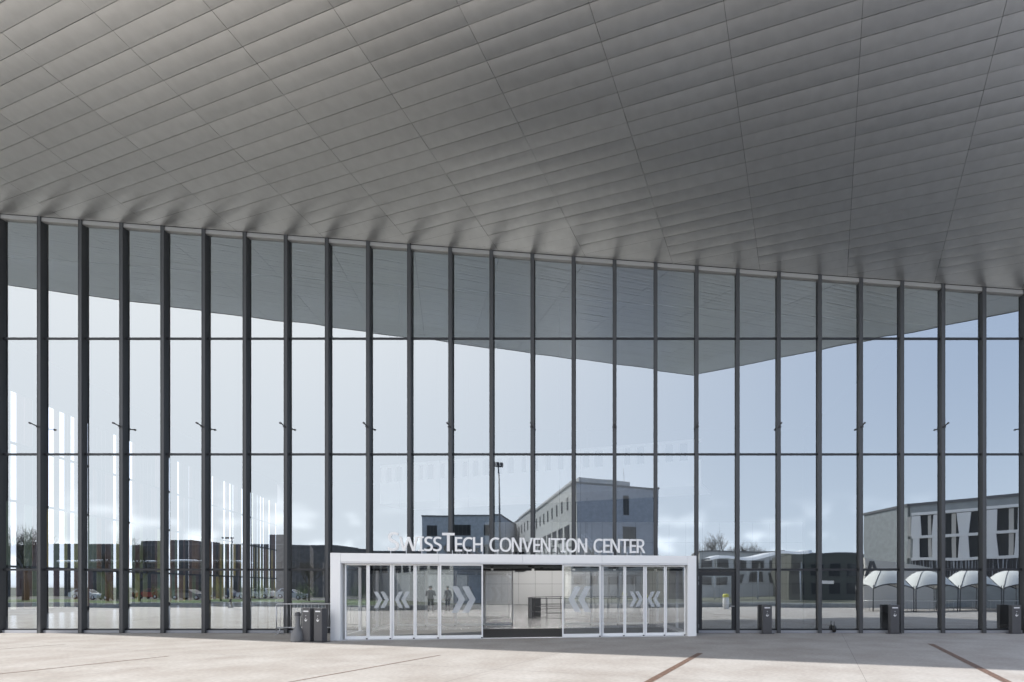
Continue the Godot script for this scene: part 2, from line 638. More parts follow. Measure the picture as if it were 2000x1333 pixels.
func make_lobby(hall: Node3D) -> void:
	var st := tool()
	quad(st, Vector3(-51.6, 0, -62), Vector3(17.2, 0, -62), Vector3(17.2, 0, -0.07), Vector3(-34.7, 0, -0.07))
	part("lobby_floor", st, mats.lobby_floor, hall)
	st = tool()
	prism(st, [Vector2(-35.2, -2.0), Vector2(17.2, -2.0), Vector2(17.2, -62.3), Vector2(-51.9, -62.3)], 16.9, 17.2, Transform3D(Basis(Vector3.RIGHT, Vector3.BACK, Vector3.UP), Vector3.ZERO))
	part("lobby_ceiling", st, mats.lobby_dark, hall)
	st = tool()
	prism(st, [Vector2(-35.2, soffit(-35.2, 0) - 0.45), Vector2(17.2, soffit(17.2, 0) - 0.45), Vector2(17.2, 18.5), Vector2(-35.2, 18.5)], -2.4, -2.01)
	box(st, Vector3(16.95, 0, -62), Vector3(17.2, 16.9, -0.1))
	box(st, Vector3(-51.9, 0, -62.3), Vector3(17.2, 16.9, -62))
	part("outer_wall", st, mats.lobby_dark, hall)
	st = tool()
	box(st, Vector3(-14, 0, -34.3), Vector3(16.9, 16.9, -34))
	box(st, Vector3(-14.3, 0, -61.9), Vector3(-14, 16.9, -34))
	var back := part("lobby_wall", st, mats.lobby_dark, hall)
	for i in 19:
		for j in 4:
			st = tool()
			box(st, Vector3(0, 0, 0), Vector3(1.6, 1.98, 0.04), Transform3D(), 0.006)
			part("wall_panel", st, mats.lobby_white, back, Transform3D(Basis(), Vector3(-14 + i * 1.62, 0.02 + j * 2.0, -34 + 0.005)))
	# gallery: white parapet with slots, rising across the lobby
	var ga := Vector3(-22, 0, -29)
	var gx := Vector3(27.1, 0, 9).normalized()
	var gxf := Transform3D(Basis(gx, Vector3.UP, gx.cross(Vector3.UP)), ga)
	st = tool()
	box(st, Vector3(0, 9.2, -0.3), Vector3(28.6, 10.9, 0), gxf)
	box(st, Vector3(0, 12.2, -0.3), Vector3(28.6, 12.4, 0), gxf)
	box(st, Vector3(0, 9.0, -4), Vector3(28.6, 9.2, 0), gxf)
	var gal := part("gallery", st, mats.lobby_white, hall)
	for i in 26:
		st = tool()
		var x := 0.1 + i * 1.1
		box(st, Vector3(x, 10.9, -0.25), Vector3(x + rng.randf_range(0.35, 0.75), 12.2, -0.04), gxf)
		part("baluster", st, mats.lobby_white, gal)
	# the side wall of tall coloured glass strips
	var a := Vector3(-34.6, 0, -0.4)
	var dx := (Vector3(-51.5, 0, -62) - a).normalized()
	var wxf := Transform3D(Basis(dx, Vector3.UP, dx.cross(Vector3.UP)), a)
	st = tool()
	box(st, Vector3(0, 0, -0.1), Vector3(63, 0.3, 0.1), wxf)
	for y in [2.9, 7.0, 10.6, 13.9]:
		box(st, Vector3(0, y, -0.08), Vector3(63, y + 0.14, 0.08), wxf)
	box(st, Vector3(0, 14.04, -0.1), Vector3(63, 17, 0.1), wxf)
	var side := part("side_glazing", st, mats.lobby_dark, hall)
	side.set_meta("label", "side wall of upright coloured glass strips behind the mirror glass")
	var tints := [lin(0.23, 0.24, 0.16), lin(0.16, 0.18, 0.13), lin(0.17, 0.13, 0.10), lin(0.26, 0.24, 0.15), lin(0.16, 0.19, 0.17), lin(0.12, 0.09, 0.085), lin(0.05, 0.05, 0.05), lin(0.05, 0.05, 0.05)]
	var x := 0.2
	while x < 62:
		var w := rng.randf_range(0.25, 0.7)
		var gap := rng.randf_range(0.1, 0.7) if rng.randf() < 0.45 else 0.05
		for band in [[0.3, 2.9], [3.04, 7.0], [7.14, 10.6], [10.74, 13.9]]:
			var c: int = rng.randi() % 8 if band[0] < 5.0 else 5 + rng.randi() % 3
			var m := mat("tint_%d" % c, tints[c], 0.3)
			if c < 6:
				m.backlight_enabled = true
				m.backlight = tints[c] * 1.35
			st = tool()
			box(st, Vector3(x, band[0], -0.02), Vector3(x + w, band[1], 0.02), wxf)
			part("glass_strip", st, m, side)
		x += w + gap
	# long hanging lamps out of view behind the lintel, placed to light the lobby
	var glow := mat("lamp_glow", Color.WHITE, 0.5)
	glow.emission_enabled = true
	glow.emission = Color(1.0, 0.99, 0.98)
	glow.emission_energy_multiplier = 2.0
	for i in 5:
		var lamp := thing("unseen_lobby_lamp", ["first", "second", "third", "fourth", "fifth"][i] + " unseen long lamp lighting the lobby, counted inwards from the doors", "lamp", Vector3(-7.5, 3.0 + 0.062 * (i * 6.0), -7.5 - i * 6.0), 0, "unseen lamps lighting the lobby")
		part("housing", box(tool(), Vector3(-4.5, 0.0, -0.09), Vector3(4.5, 0.08, 0.09), Transform3D(), 0.01), mats.alu, lamp)
		part("light_tube", box(tool(), Vector3(-4.45, -0.03, -0.06), Vector3(4.45, 0.0, 0.06)), glow, lamp)
		for cx in [-4.0, 4.0]:
			part("cable", tube(tool(true), Vector3(cx, 0.08, 0), Vector3(cx, 16.9 - lamp.position.y, 0), 0.01, -1, 5), mats.black, lamp)
		var al := AreaLight3D.new()
		al.name = "area_light"
		al.area_size = Vector2(8.9, 0.12)
		al.light_energy = 13.0
		al.light_color = Color(1.0, 0.99, 0.98)
		al.area_range = 60.0
		al.shadow_enabled = true
		al.rotation.x = -PI / 2
		al.position = Vector3(0, -0.05, 0)
		lamp.add_child(al)
	# a ring of railing round the stairwell, and a dark counter
	var c := Vector3(-2.2, 0, -11.2)
	var rail := tool()
	for i in 40:
		var p := TAU * i / 40.0
		var q := TAU * (i + 1) / 40.0
		var e := c + Vector3(cos(p), 0, sin(p)) * 3.5
		var g := c + Vector3(cos(q), 0, sin(q)) * 3.5
		for y in [0.08, 0.38, 0.68, 1.1]:
			tube(rail, e + Vector3.UP * y, g + Vector3.UP * y, 0.02 if y > 1 else 0.012, -1, 5)
		if i % 2 == 0:
			tube(rail, e, e + Vector3.UP * 1.1, 0.018, -1, 5)
	var ring := thing("stair_railing", "round dark metal railing on the lobby floor seen through the open doors", "railing")
	part("rails", rail, mats.charcoal, ring)
	st = tool()
	for i in range(17, 23):
		var p := TAU * i / 40.0
		var q := TAU * (i + 1) / 40.0
		var e := c + Vector3(cos(p), 0, sin(p)) * 3.44
		var g := c + Vector3(cos(q), 0, sin(q)) * 3.44
		quad(st, e, g, g + Vector3.UP * 1.06, e + Vector3.UP * 1.06)
	part("infill_panel", st, mats.charcoal_light, ring)
	for px in [-15.05, -14.65]:
		var po := thing("queue_post", "slim black post standing behind the glass, " + ("nearer the side wall" if px < -15 else "nearer the portal"), "post", Vector3(px, 0, -2.2), 0, "posts behind the glass")
		part("pole", lathe(tool(true), [Vector2(0, 0.02), Vector2(0.15, 0.02), Vector2(0.15, 0.0), Vector2(0.03, 0.0), Vector2(0.03, 0.9), Vector2(0.04, 0.92), Vector2(0, 0.94)], 12), mats.black, po)
	# a black letter on the white wall
	var t := text_mesh("B", 1.9, 0.08, true)
	var sg := thing("wall_letter", "big black letter B on the white lobby wall behind the open doors", "letter", Vector3(-11.1, 3.2, -33.9))
	part("letter_b", t, mats.black, sg, Transform3D(Basis(), -t.get_aabb().position))

func text_mesh(s: String, cap: float, depth: float, bold := false) -> TextMesh:
	var f := SystemFont.new()
	f.font_names = PackedStringArray(["Droid Sans"])
	f.font_weight = 700 if bold else 400
	var t := TextMesh.new()
	t.text = s
	t.font = f
	if not bold:
		var heavier := FontVariation.new()
		heavier.base_font = f
		heavier.variation_embolden = 0.4
		t.font = heavier
	t.font_size = 64
	t.pixel_size = cap / (64 * 0.714)
	t.depth = depth
	t.curve_step = 1.0
	return t

# ---------------------------------------------------------------- entrance
func make_portal() -> void:
	var th := asin(0.1418)
	var pt := thing("entrance_portal", "white framed entrance portal with sliding glass doors, its middle standing open", "entrance", Vector3(-9.3375, 0, 3.042), th)
	var L := 11.73
	var st := tool()
	box(st, Vector3(0.30, 2.475, -0.55), Vector3(L - 0.30, 2.735, -0.03))
	var lintel := part("lintel", st, mats.white_metal, pt)
	var cuts := [0.30, 3.25, 5.9, 8.5, L - 0.30]
	for i in 4:
		part("cover_panel", box(tool(), Vector3(cuts[i] + 0.003, 2.47, -0.028), Vector3(cuts[i + 1] - 0.003, 2.74, 0.0), Transform3D(), 0.004), mats.white_metal, lintel)
	for s in [0.0, L - 0.30]:
		st = tool()
		box(st, Vector3(s, 0, -0.55), Vector3(s + 0.30, 2.743, 0.004), Transform3D(), 0.006)
		part("jamb", st, mats.white_metal, pt)
	st = tool()
	box(st, Vector3(0.05, 2.50, -6.6), Vector3(L - 0.05, 2.70, -0.56))
	part("vestibule_roof", st, mats.lobby_dark, pt)
	for s in [0.06, L - 0.16]:
		st = tool()
		box(st, Vector3(s, 0.0, -6.5), Vector3(s + 0.1, 0.12, -0.56))
		box(st, Vector3(s, 2.38, -6.5), Vector3(s + 0.1, 2.49, -0.56))
		for z in [-6.5, -4.5, -2.5]:
			box(st, Vector3(s + 0.002, 0.12, z), Vector3(s + 0.098, 2.38, z + 0.08))
		var sw := part("vestibule_side", st, mats.alu, pt)
		st = tool()
		quad(st, Vector3(s + 0.05, 0.12, -6.42), Vector3(s + 0.05, 2.38, -6.42), Vector3(s + 0.05, 2.38, -0.56), Vector3(s + 0.05, 0.12, -0.56))
		part("side_pane", st, mats.plain_glass, sw)
	st = tool()
	box(st, Vector3(0.32, -0.01, -4.3), Vector3(L - 0.32, 0.006, -0.1))
	part("door_mat", st, mats.mat_dark, pt)
	# outer leaves: [from, to, forward offset, chevrons: 1 right, -1 left, big]
	var leaves := [
		[0.36, 1.06, -0.20, 0, 0.0], [1.06, 1.77, -0.20, 1, 0.52], [1.80, 2.49, -0.20, -1, 0.52], [2.49, 3.24, -0.20, 0, 0.0],
		[3.27, 4.63, -0.10, 1, 0.85], [7.18, 8.47, -0.10, -1, 0.85],
		[8.52, 9.29, -0.20, 0, 0.0], [9.29, 9.97, -0.20, 1, 0.52], [10.0, 10.69, -0.20, -1, 0.52], [10.69, 11.40, -0.20, 0, 0.0]]
	for v in leaves:
		door_leaf(pt, v[0], v[1], v[2], v[3], v[4])
	for s in [1.785, 3.255, 8.495, 9.985]:
		st = tool()
		box(st, Vector3(s - 0.016, 0.0, -0.235), Vector3(s + 0.016, 2.47, -0.17), Transform3D(), 0.003)
		part("door_post", st, mats.alu, pt)
	st = tool()
	box(st, Vector3(0.3, 2.42, -0.28), Vector3(L - 0.3, 2.469, -0.02), Transform3D(), 0.003)
	part("door_track", st, mats.alu, pt)
	st = tool()
	box(st, Vector3(0.3, 0.0, -0.27), Vector3(L - 0.3, 0.012, -0.06))
	part("threshold", st, mats.alu, pt)
	# inner leaves at the back of the vestibule
	for v in [[0.4, 1.6], [1.6, 2.8], [2.8, 4.0], [4.0, 5.2], [7.4, 8.6], [8.6, 9.8], [9.8, 11.2]]:
		door_leaf(pt, v[0], v[1], -6.2, 0, 0.0)
	# a small round detector in the lintel
	part("motion_sensor", lathe(tool(true), [Vector2(0, 0), Vector2(0.05, 0.01), Vector2(0.07, 0.05), Vector2(0.07, 0.09)], 12), mats.black, pt, Transform3D(Basis(), Vector3(6.1, 2.35, -0.9)))

func door_leaf(pt: Node3D, a: float, b: float, z: float, way: int, big: float) -> void:
	var lf := part("door_leaf", frame_box(tool(), a + 0.004, 0.02, b - 0.004, 2.415, 0.045, 0.05, 0.10, -0.02, 0.02), mats.white_metal, pt, Transform3D(Basis(), Vector3(0, 0, z)))
	part("door_pane", pane_mesh(b - a - 0.098, 2.246, 2.246, rng.randf_range(-0.0006, 0.0006), 0.0, 4, 6), mats.door_glass, lf, Transform3D(Basis(), Vector3(a + 0.049, 0.12, 0)))
	part("foot", box(tool(), Vector3(b - 0.06, 0.0, -0.025), Vector3(b - 0.01, 0.05, 0.028)), mats.black, lf)
	if way != 0:
		var h := big
		var w := h * 0.5
		var t := h * 0.24
		for i in 2:
			var x0 := (a + b) / 2.0 + way * ((i - 1) * (w * 0.78)) + (0.02 if way > 0 else -0.02)
			var pts := []
			for p in [Vector2(0, h / 2), Vector2(t, h / 2), Vector2(w, 0), Vector2(t, -h / 2), Vector2(0, -h / 2), Vector2(w - t, 0)]:
				pts.append(Vector2(x0 + way * p.x, 1.27 + p.y))
			part("chevron", prism(tool(), pts, 0.012, 0.014), mats.frosted_film, lf)

func letter_w(h: float, w: float, t: float) -> SurfaceTool:
	var a := w * 0.25
	var k := t * 1.05
	return prism(tool(), [Vector2(0, h), Vector2(a - k / 2, 0), Vector2(a + k / 2, 0), Vector2(w / 2, h * 0.72), Vector2(w - a - k / 2, 0), Vector2(w - a + k / 2, 0), Vector2(w, h), Vector2(w - k, h), Vector2(w - a, h * 0.26), Vector2(w / 2 + k / 2, h), Vector2(w / 2 - k / 2, h), Vector2(a, h * 0.26), Vector2(k, h)], -0.025, 0.025)

func make_sign() -> void:
	var th := asin(0.1418)
	var sg := thing("entrance_sign", "raised white letters naming the hall along the portal roof edge", "sign", Vector3(-9.3375, 2.743, 3.042), th)
	var txt := "SWISSTECH CONVENTION CENTER"
	var meshes := []
	var total := 0.0
	for i in txt.length():
		if txt[i] == " ":
			meshes.append(null)
			total += 0.20
			continue
		if txt[i] == "W":
			meshes.append(done(letter_w(0.45, 0.62, 0.078)))
			total += 0.62
			continue
		var t := text_mesh(txt[i], 0.575 if i == 0 or i == 5 else 0.45, 0.05, false)
		meshes.append(t)
		total += t.get_aabb().size.x
	var want := 9.98 - 1.68
	var narrow := 0.92
	var gap := (want - total * narrow) / (txt.length() - 1)
	var x := 1.68
	for i in txt.length():
		if meshes[i] == null:
			x += 0.20 * narrow + gap
			continue
		var bb: AABB = meshes[i].get_aabb()
		part("letter", meshes[i], mats.letter, sg, Transform3D(Basis.from_scale(Vector3(narrow, 1, 1)), Vector3(x - bb.position.x * narrow, 0.085 - bb.position.y, -0.12)))
		x += bb.size.x * narrow + gap
	for i in 18:
		part("stand_off", box(tool(), Vector3(1.75 + i * 0.475, 0.0, -0.145), Vector3(1.77 + i * 0.475, 0.12, -0.125)), mats.alu, sg)

# ---------------------------------------------------------------- things in front of the glass
func make_front_things() -> void:
	var first: Node3D
	var spots := [[Vector3(4.93, 0, 0.33), "dark upright ashtray box standing beside the black service door"],
		[Vector3(9.50, 0, 0.33), "dark upright ashtray box in the middle of the right glass front"],
		[Vector3(13.86, 0, 0.33), "dark upright ashtray box farthest right along the glass front"],
		[Vector3(-9.86, 0, 3.30), "dark upright ashtray box between the bottle-shaped ashtray and its twin"],
		[Vector3(-9.43, 0, 3.42), "dark upright ashtray box right in front of the white portal jamb"]]
	for i in spots.size():
		if i == 0:
			first = thing("ashtray_box", spots[0][1], "ashtray", spots[0][0], 0, "upright ashtrays")
			part("body", box(tool(), Vector3(-0.165, 0.02, -0.10), Vector3(0.165, 1.03, 0.10), Transform3D(), 0.012), mats.charcoal, first)
			part("base_plate", box(tool(), Vector3(-0.24, 0, -0.14), Vector3(0.24, 0.02, 0.14), Transform3D(), 0.004), mats.charcoal, first)
			part("slot", box(tool(), Vector3(-0.10, 0.915, 0.098), Vector3(0.10, 0.955, 0.104)), mats.alu, first)
			var pic := tool()
			prism(pic, [Vector2(-0.05, 0.66), Vector2(-0.02, 0.63), Vector2(0.0, 0.62), Vector2(0.06, 0.68), Vector2(0.045, 0.69), Vector2(0.0, 0.65), Vector2(-0.04, 0.69)], 0.098, 0.1035)
			prism(pic, [Vector2(-0.02, 0.69), Vector2(-0.005, 0.69), Vector2(0.0, 0.73), Vector2(-0.012, 0.73)], 0.098, 0.1035)
			part("pictogram", pic, mats.letter, first)
			part("lock", lathe(tool(true), [Vector2(0, 0.012), Vector2(0.012, 0.01), Vector2(0.014, 0)], 10), mats.alu, first, Transform3D(Basis(Vector3.RIGHT, PI / 2), Vector3(0, 0.80, 0.10)))
		else:
			copy(first, "ashtray_box", spots[i][0], -0.35 if i > 2 else 0.0, spots[i][1])
	var bt := thing("bottle_ashtray", "grey bottle-shaped ashtray with a slim neck left of the portal", "ashtray", Vector3(-10.2, 0, 3.3))
	part("body", lathe(tool(true), [Vector2(0, 0), Vector2(0.19, 0.0), Vector2(0.20, 0.05), Vector2(0.19, 0.22), Vector2(0.165, 0.31), Vector2(0.10, 0.40), Vector2(0.075, 0.47), Vector2(0.065, 0.60), Vector2(0.07, 0.80)], 24), mats.charcoal_light, bt)
	part("cap", lathe(tool(true), [Vector2(0.085, 0.79), Vector2(0.085, 0.85), Vector2(0.06, 0.90), Vector2(0.0, 0.91)], 20), mats.charcoal, bt)
	# crowd barrier
	var br := thing("crowd_barrier", "galvanised steel crowd barrier standing along the glass left of the portal", "barrier", Vector3(-12.45, 0, 0.75), 0.05)
	var st := tool(true)
	tube(st, Vector3(0.03, 1.08, 0), Vector3(2.25, 1.08, 0), 0.02)
	tube(st, Vector3(0, 0.25, 0), Vector3(2.28, 0.25, 0), 0.02)
	for x in [0.0, 2.28]:
		tube(st, Vector3(x, 0.12, 0), Vector3(x, 1.05, 0), 0.02)
		tube(st, Vector3(x, 1.05, 0), Vector3(x + (0.03 if x < 1 else -0.03), 1.08, 0), 0.02)
	part("frame", st, mats.galvanised, br)
	for i in 18:
		part("bar", tube(tool(true), Vector3(0.12 * (i + 1), 0.25, 0), Vector3(0.12 * (i + 1), 1.08, 0), 0.007, -1, 5), mats.galvanised, br)
	for x in [0.12, 2.1]:
		st = tool(true)
		tube(st, Vector3(x, 0.25, 0), Vector3(x, 0.06, 0.05), 0.016)
		tube(st, Vector3(x, 0.06, 0.05), Vector3(x, 0.015, 0.28), 0.016)
		tube(st, Vector3(x, 0.06, 0.05), Vector3(x, 0.015, -0.2), 0.016)
		part("foot", st, mats.galvanised, br)
	var hs := thing("cable_bundle", "small black cable bundle hanging low on a mullion of the right glass front", "cable", Vector3(7.42, 0, 0.16))
	part("bundle", lathe(tool(true), [Vector2(0, 0.03), Vector2(0.06, 0.05), Vector2(0.085, 0.15), Vector2(0.06, 0.25), Vector2(0.015, 0.30), Vector2(0.012, 0.42), Vector2(0, 0.43)], 12), mats.black, hs)

# ---------------------------------------------------------------- across the plaza (seen in the glass)
func block(called: String, label: String, a: Vector2, b: Vector2, depth: float, h: float, m: Material, group := "") -> Node3D:
	var d := (b - a).normalized()
	var o := thing(called, label, "building", Vector3(a.x, 0, a.y), 0, group)
	o.basis = Basis(Vector3(d.x, 0, d.y), Vector3.UP, Vector3(-d.y, 0, d.x))
	var l := (b - a).length()
	part("wall", box(tool(), Vector3(0, -0.05, -depth), Vector3(l, h, 0)), m, o)
	part("roof_edge", box(tool(), Vector3(-0.08, h, -depth - 0.08), Vector3(l + 0.08, h + 0.22, 0.08)), mats.charcoal_light, o)
	return o

func window_at(o: Node3D, x: float, y: float, w: float, h: float, xf := Transform3D(), bars := 1) -> void:
	var st := tool()
	frame_box(st, x, y, x + w, y + h, 0.07, 0.07, 0.07, -0.05, 0.05, 0.0)
	for i in range(1, bars):
		box(st, Vector3(x + w * i / bars - 0.03, y + 0.07, -0.04), Vector3(x + w * i / bars + 0.03, y + h - 0.07, 0.04))
	var f := part("window", st, mats.charcoal, o, xf)
	st = tool()
	quad(st, Vector3(x + 0.05, y + 0.05, 0.01), Vector3(x + 0.05, y + h - 0.05, 0.01), Vector3(x + w - 0.05, y + h - 0.05, 0.01), Vector3(x + w - 0.05, y + 0.05, 0.01))
	part("window_pane", st, mats.window_dark, f)

func make_far_side() -> void:
	var shade_grey := mat("blue_grey", lin(0.52, 0.55, 0.60), 0.85)
	var plaster := mat("plaster_white", lin(0.66, 0.66, 0.65), 0.85)
	var concrete := mat("wall_concrete", lin(0.37, 0.40, 0.41), 0.85)
	for m in [shade_grey, plaster, concrete]:
		grain(m, noise_tex(0.02, 41, Color(0.86, 0.86, 0.86), Color(1, 1, 1)), 0.15)
	var dark_clad := mat("dark_cladding", lin(0.15, 0.15, 0.155), 0.75)
	grain(dark_clad, noise_tex(0.02, 42, Color(0.7, 0.7, 0.7), Color(1, 1, 1)), 0.1)
	var beige := mat("beige_wall", lin(0.62, 0.60, 0.56), 0.85)
	var timber := mat("black_slats", lin(0.05, 0.052, 0.058), 0.7)

	# low wall along the far edge of the plaza
	var kerb := thing("low_wall", "long low concrete wall closing the far edge of the plaza", "wall", Vector3(-70, 0, 27.0))
	for i in 40:
		part("wall_block", box(tool(), Vector3(i * 3.0 + 0.008, 0, 0), Vector3(i * 3.0 + 2.992, 0.38, 0.42), Transform3D(), 0.015), concrete, kerb)

	# left: long dark low building, a lower one behind the gap
	var o := block("workshop_hall", "long low dark clad hall mirrored behind the parked cars", Vector2(-57, 85), Vector2(-140, 85), 14, 9.5, dark_clad)
	for i in 26:
		window_at(o, 2.0 + i * 3.1, 1.2, 2.2, 1.6)
		window_at(o, 2.0 + i * 3.1, 5.2, 2.2, 1.3)
	part("roof_box", box(tool(), Vector3(9.4, 9.72, -6), Vector3(12.0, 11.6, -2)), dark_clad, o)
	part("roof_box", box(tool(), Vector3(26, 9.72, -8), Vector3(36, 10.6, -2)), dark_clad, o)
	o = block("far_terrace", "distant grey terrace mirrored above the left end of the portal", Vector2(-44, 112), Vector2(-72, 112), 10, 10.2, dark_clad)
	for i in 7:
		window_at(o, 1.5 + i * 3.8, 6.2, 1.8, 1.6, Transform3D(), 2)

	# white station roof in front of the dark hall
	var stn := thing("station_roof", "thin white roof on slim posts mirrored before the dark hall", "shelter", Vector3(-95, 0, 74))
	part("roof", box(tool(), Vector3(0, 5.7, -1.6), Vector3(31, 6.05, 1.6), Transform3D(), 0.1), mats.white_metal, stn)
	for i in 6:
		part("post", tube(tool(true), Vector3(1 + i * 5.8, 0, 0), Vector3(1 + i * 5.8, 5.7, 0), 0.11), mats.charcoal_light, stn)

	# the grey house and the long white block, its gable toned for shade
	o = block("grey_house", "flat grey house with dark window bands mirrored left of the white block", Vector2(-21, 70), Vector2(-33.6, 70), 14, 13.2, shade_grey)
	for y in [10.1, 6.6, 3.1]:
		window_at(o, 1.3, y, 1.2, 1.7, Transform3D(), 2)
		window_at(o, 4.6, y, 2.6, 1.7, Transform3D(), 4)
		window_at(o, 9.8, y, 1.9, 1.7, Transform3D(), 3)
	var wb := block("student_block", "long sunlit white housing block with a gable toned blue-grey for its shade", Vector2(-6.56, 45), Vector2(-27.0, 100), 10.9, 13.7, plaster)
	for i in 18:
		window_at(wb, 1.6 + i * 3.2, 11.0, 0.7, 1.5)
	for i in 15:
		window_at(wb, 1.2 + i * 3.8, 7.3, 2.6, 1.9, Transform3D(), 2)
	for i in 15:
		window_at(wb, 1.2 + i * 3.8, 3.7, 2.6, 1.9, Transform3D(), 2)
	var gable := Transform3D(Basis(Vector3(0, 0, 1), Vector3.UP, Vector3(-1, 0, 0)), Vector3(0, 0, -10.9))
	part("gable_shade_face", box(tool(), Vector3(0.02, 0, 0.0), Vector3(10.88, 13.68, 0.06), gable), shade_grey, wb)  # the gable's shade is put into this blue-grey colour
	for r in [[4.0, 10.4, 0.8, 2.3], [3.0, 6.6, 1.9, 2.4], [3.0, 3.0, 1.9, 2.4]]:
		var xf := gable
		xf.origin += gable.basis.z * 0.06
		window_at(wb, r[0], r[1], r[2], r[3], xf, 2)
	part("roof_step", box(tool(), Vector3(0.2, 13.92, -7.2), Vector3(40, 14.5, -0.4)), plaster, wb)
	part("aerial", tube(tool(true), Vector3(0.6, 14.5, -6.5), Vector3(0.6, 16.2, -6.5), 0.03), mats.galvanised, wb)
	# outdoor stair rising along the gable
	var stair := thing("outdoor_stair", "pale outdoor stair flight rising in front of the shaded gable", "stair", Vector3(-5.4, 0, 43.2))
	stair.basis = Basis(Vector3(0.937, 0, 0.348), Vector3.UP, Vector3(-0.348, 0, 0.937))
	for i in 24:
		part("step", box(tool(), Vector3(0.3 * i, 6.6 - 0.27 * (i + 1), 0), Vector3(0.3 * i + 0.31, 6.6 - 0.27 * i, 1.6)), mats.alu, stair)
	for z in [0.02, 1.58]:
		var st := tool(true)
		tube(st, Vector3(0, 7.7, z), Vector3(7.2, 1.2, z), 0.04)
		for i in 9:
			tube(st, Vector3(0.9 * i, 6.6 - 0.81 * i, z), Vector3(0.9 * i, 7.7 - 0.81 * i, z), 0.025)
		part("handrail", st, mats.alu, stair)

	# right: white block with tapering windows over a dark slatted band
	var rb := block("tapered_window_block", "white block with tapering windows above a dark slatted band", Vector2(40.2, 16.3), Vector2(25.1, 30.0), 9.0, 9.0, concrete)
	var len_ := Vector2(40.2, 16.3).distance_to(Vector2(25.1, 30.0))
	part("glazing_band", box(tool(), Vector3(0.3, 4.2, 0.0), Vector3(len_ - 0.25, 8.2, 0.03)), mats.window_dark, rb)
	for y in [4.05, 6.05, 8.1]:
		part("white_band", box(tool(), Vector3(0.2, y, 0.03), Vector3(len_ - 0.2, y + 0.24, 0.22), Transform3D(), 0.01), mats.white_metal, rb)
	for row in 2:
		var y0 := 4.29 + 2.0 * row
		for i in 11:
			var x: float = 0.25 + i * (len_ - 1.3) / 10.0
			var a := rng.randf_range(0.55, 1.0)
			var b := rng.randf_range(0.45, 1.0)
			part("pier", prism(tool(), [Vector2(x + 0.45 - a / 2, y0), Vector2(x + 0.45 + a / 2, y0), Vector2(x + 0.45 + b / 2, y0 + 1.76), Vector2(x + 0.45 - b / 2, y0 + 1.76)], 0.03, 0.2), mats.white_metal, rb)
			part("curtain", box(tool(), Vector3(x + 1.0, y0, 0.031), Vector3(x + 1.3, y0 + 1.76, 0.05)), beige, rb)
	part("slatted_band", box(tool(), Vector3(0.2, 2.6, 0.0), Vector3(len_ - 0.2, 4.05, 0.08)), timber, rb)
	for i in 90:
		var x: float = 0.3 + i * (len_ - 0.7) / 89.0
		part("slat", prism(tool(), [Vector2(x, 2.6), Vector2(x + 0.05, 2.6), Vector2(x + 0.05 + rng.randf_range(-0.1, 0.1), 4.05), Vector2(x + rng.randf_range(-0.1, 0.1), 4.05)], 0.08, 0.14), shade_grey, rb)
	# its concrete end wall swings back
	var ew := block("concrete_wing", "plain grey concrete wing at the end of the white block", Vector2(25.0, 30.3), Vector2(23.96, 36.7), 6.0, 9.05, concrete)
	part("door", box(tool(), Vector3(2, 0, 0), Vector3(3.1, 2.2, 0.05)), mats.charcoal, ew)
	# the low wall that carries a letter
	var aw := thing("letter_wall", "beige sloping wall carrying a tall grey letter A", "wall", Vector3(25.4, 0, 26.0), PI)
	part("slab", prism(tool(), [Vector2(0, 0), Vector2(5.9, 0), Vector2(5.9, 4.2), Vector2(0, 3.2)], -0.3, 0.0), beige, aw)
	var t := text_mesh("A", 1.35, 0.05, true)
	var bb := t.get_aabb()
	part("letter_a", t, mats.charcoal, aw, Transform3D(Basis(), Vector3(4.75 - bb.position.x, 2.55 - bb.position.y, 0.026)))

	# white tents
	var tent: Node3D
	var tents := ["white dome tent nearest the lettered wall, first in the row of four", "white dome tent second from the lettered wall", "white dome tent third from the lettered wall", "white dome tent at the far right end of the row"]
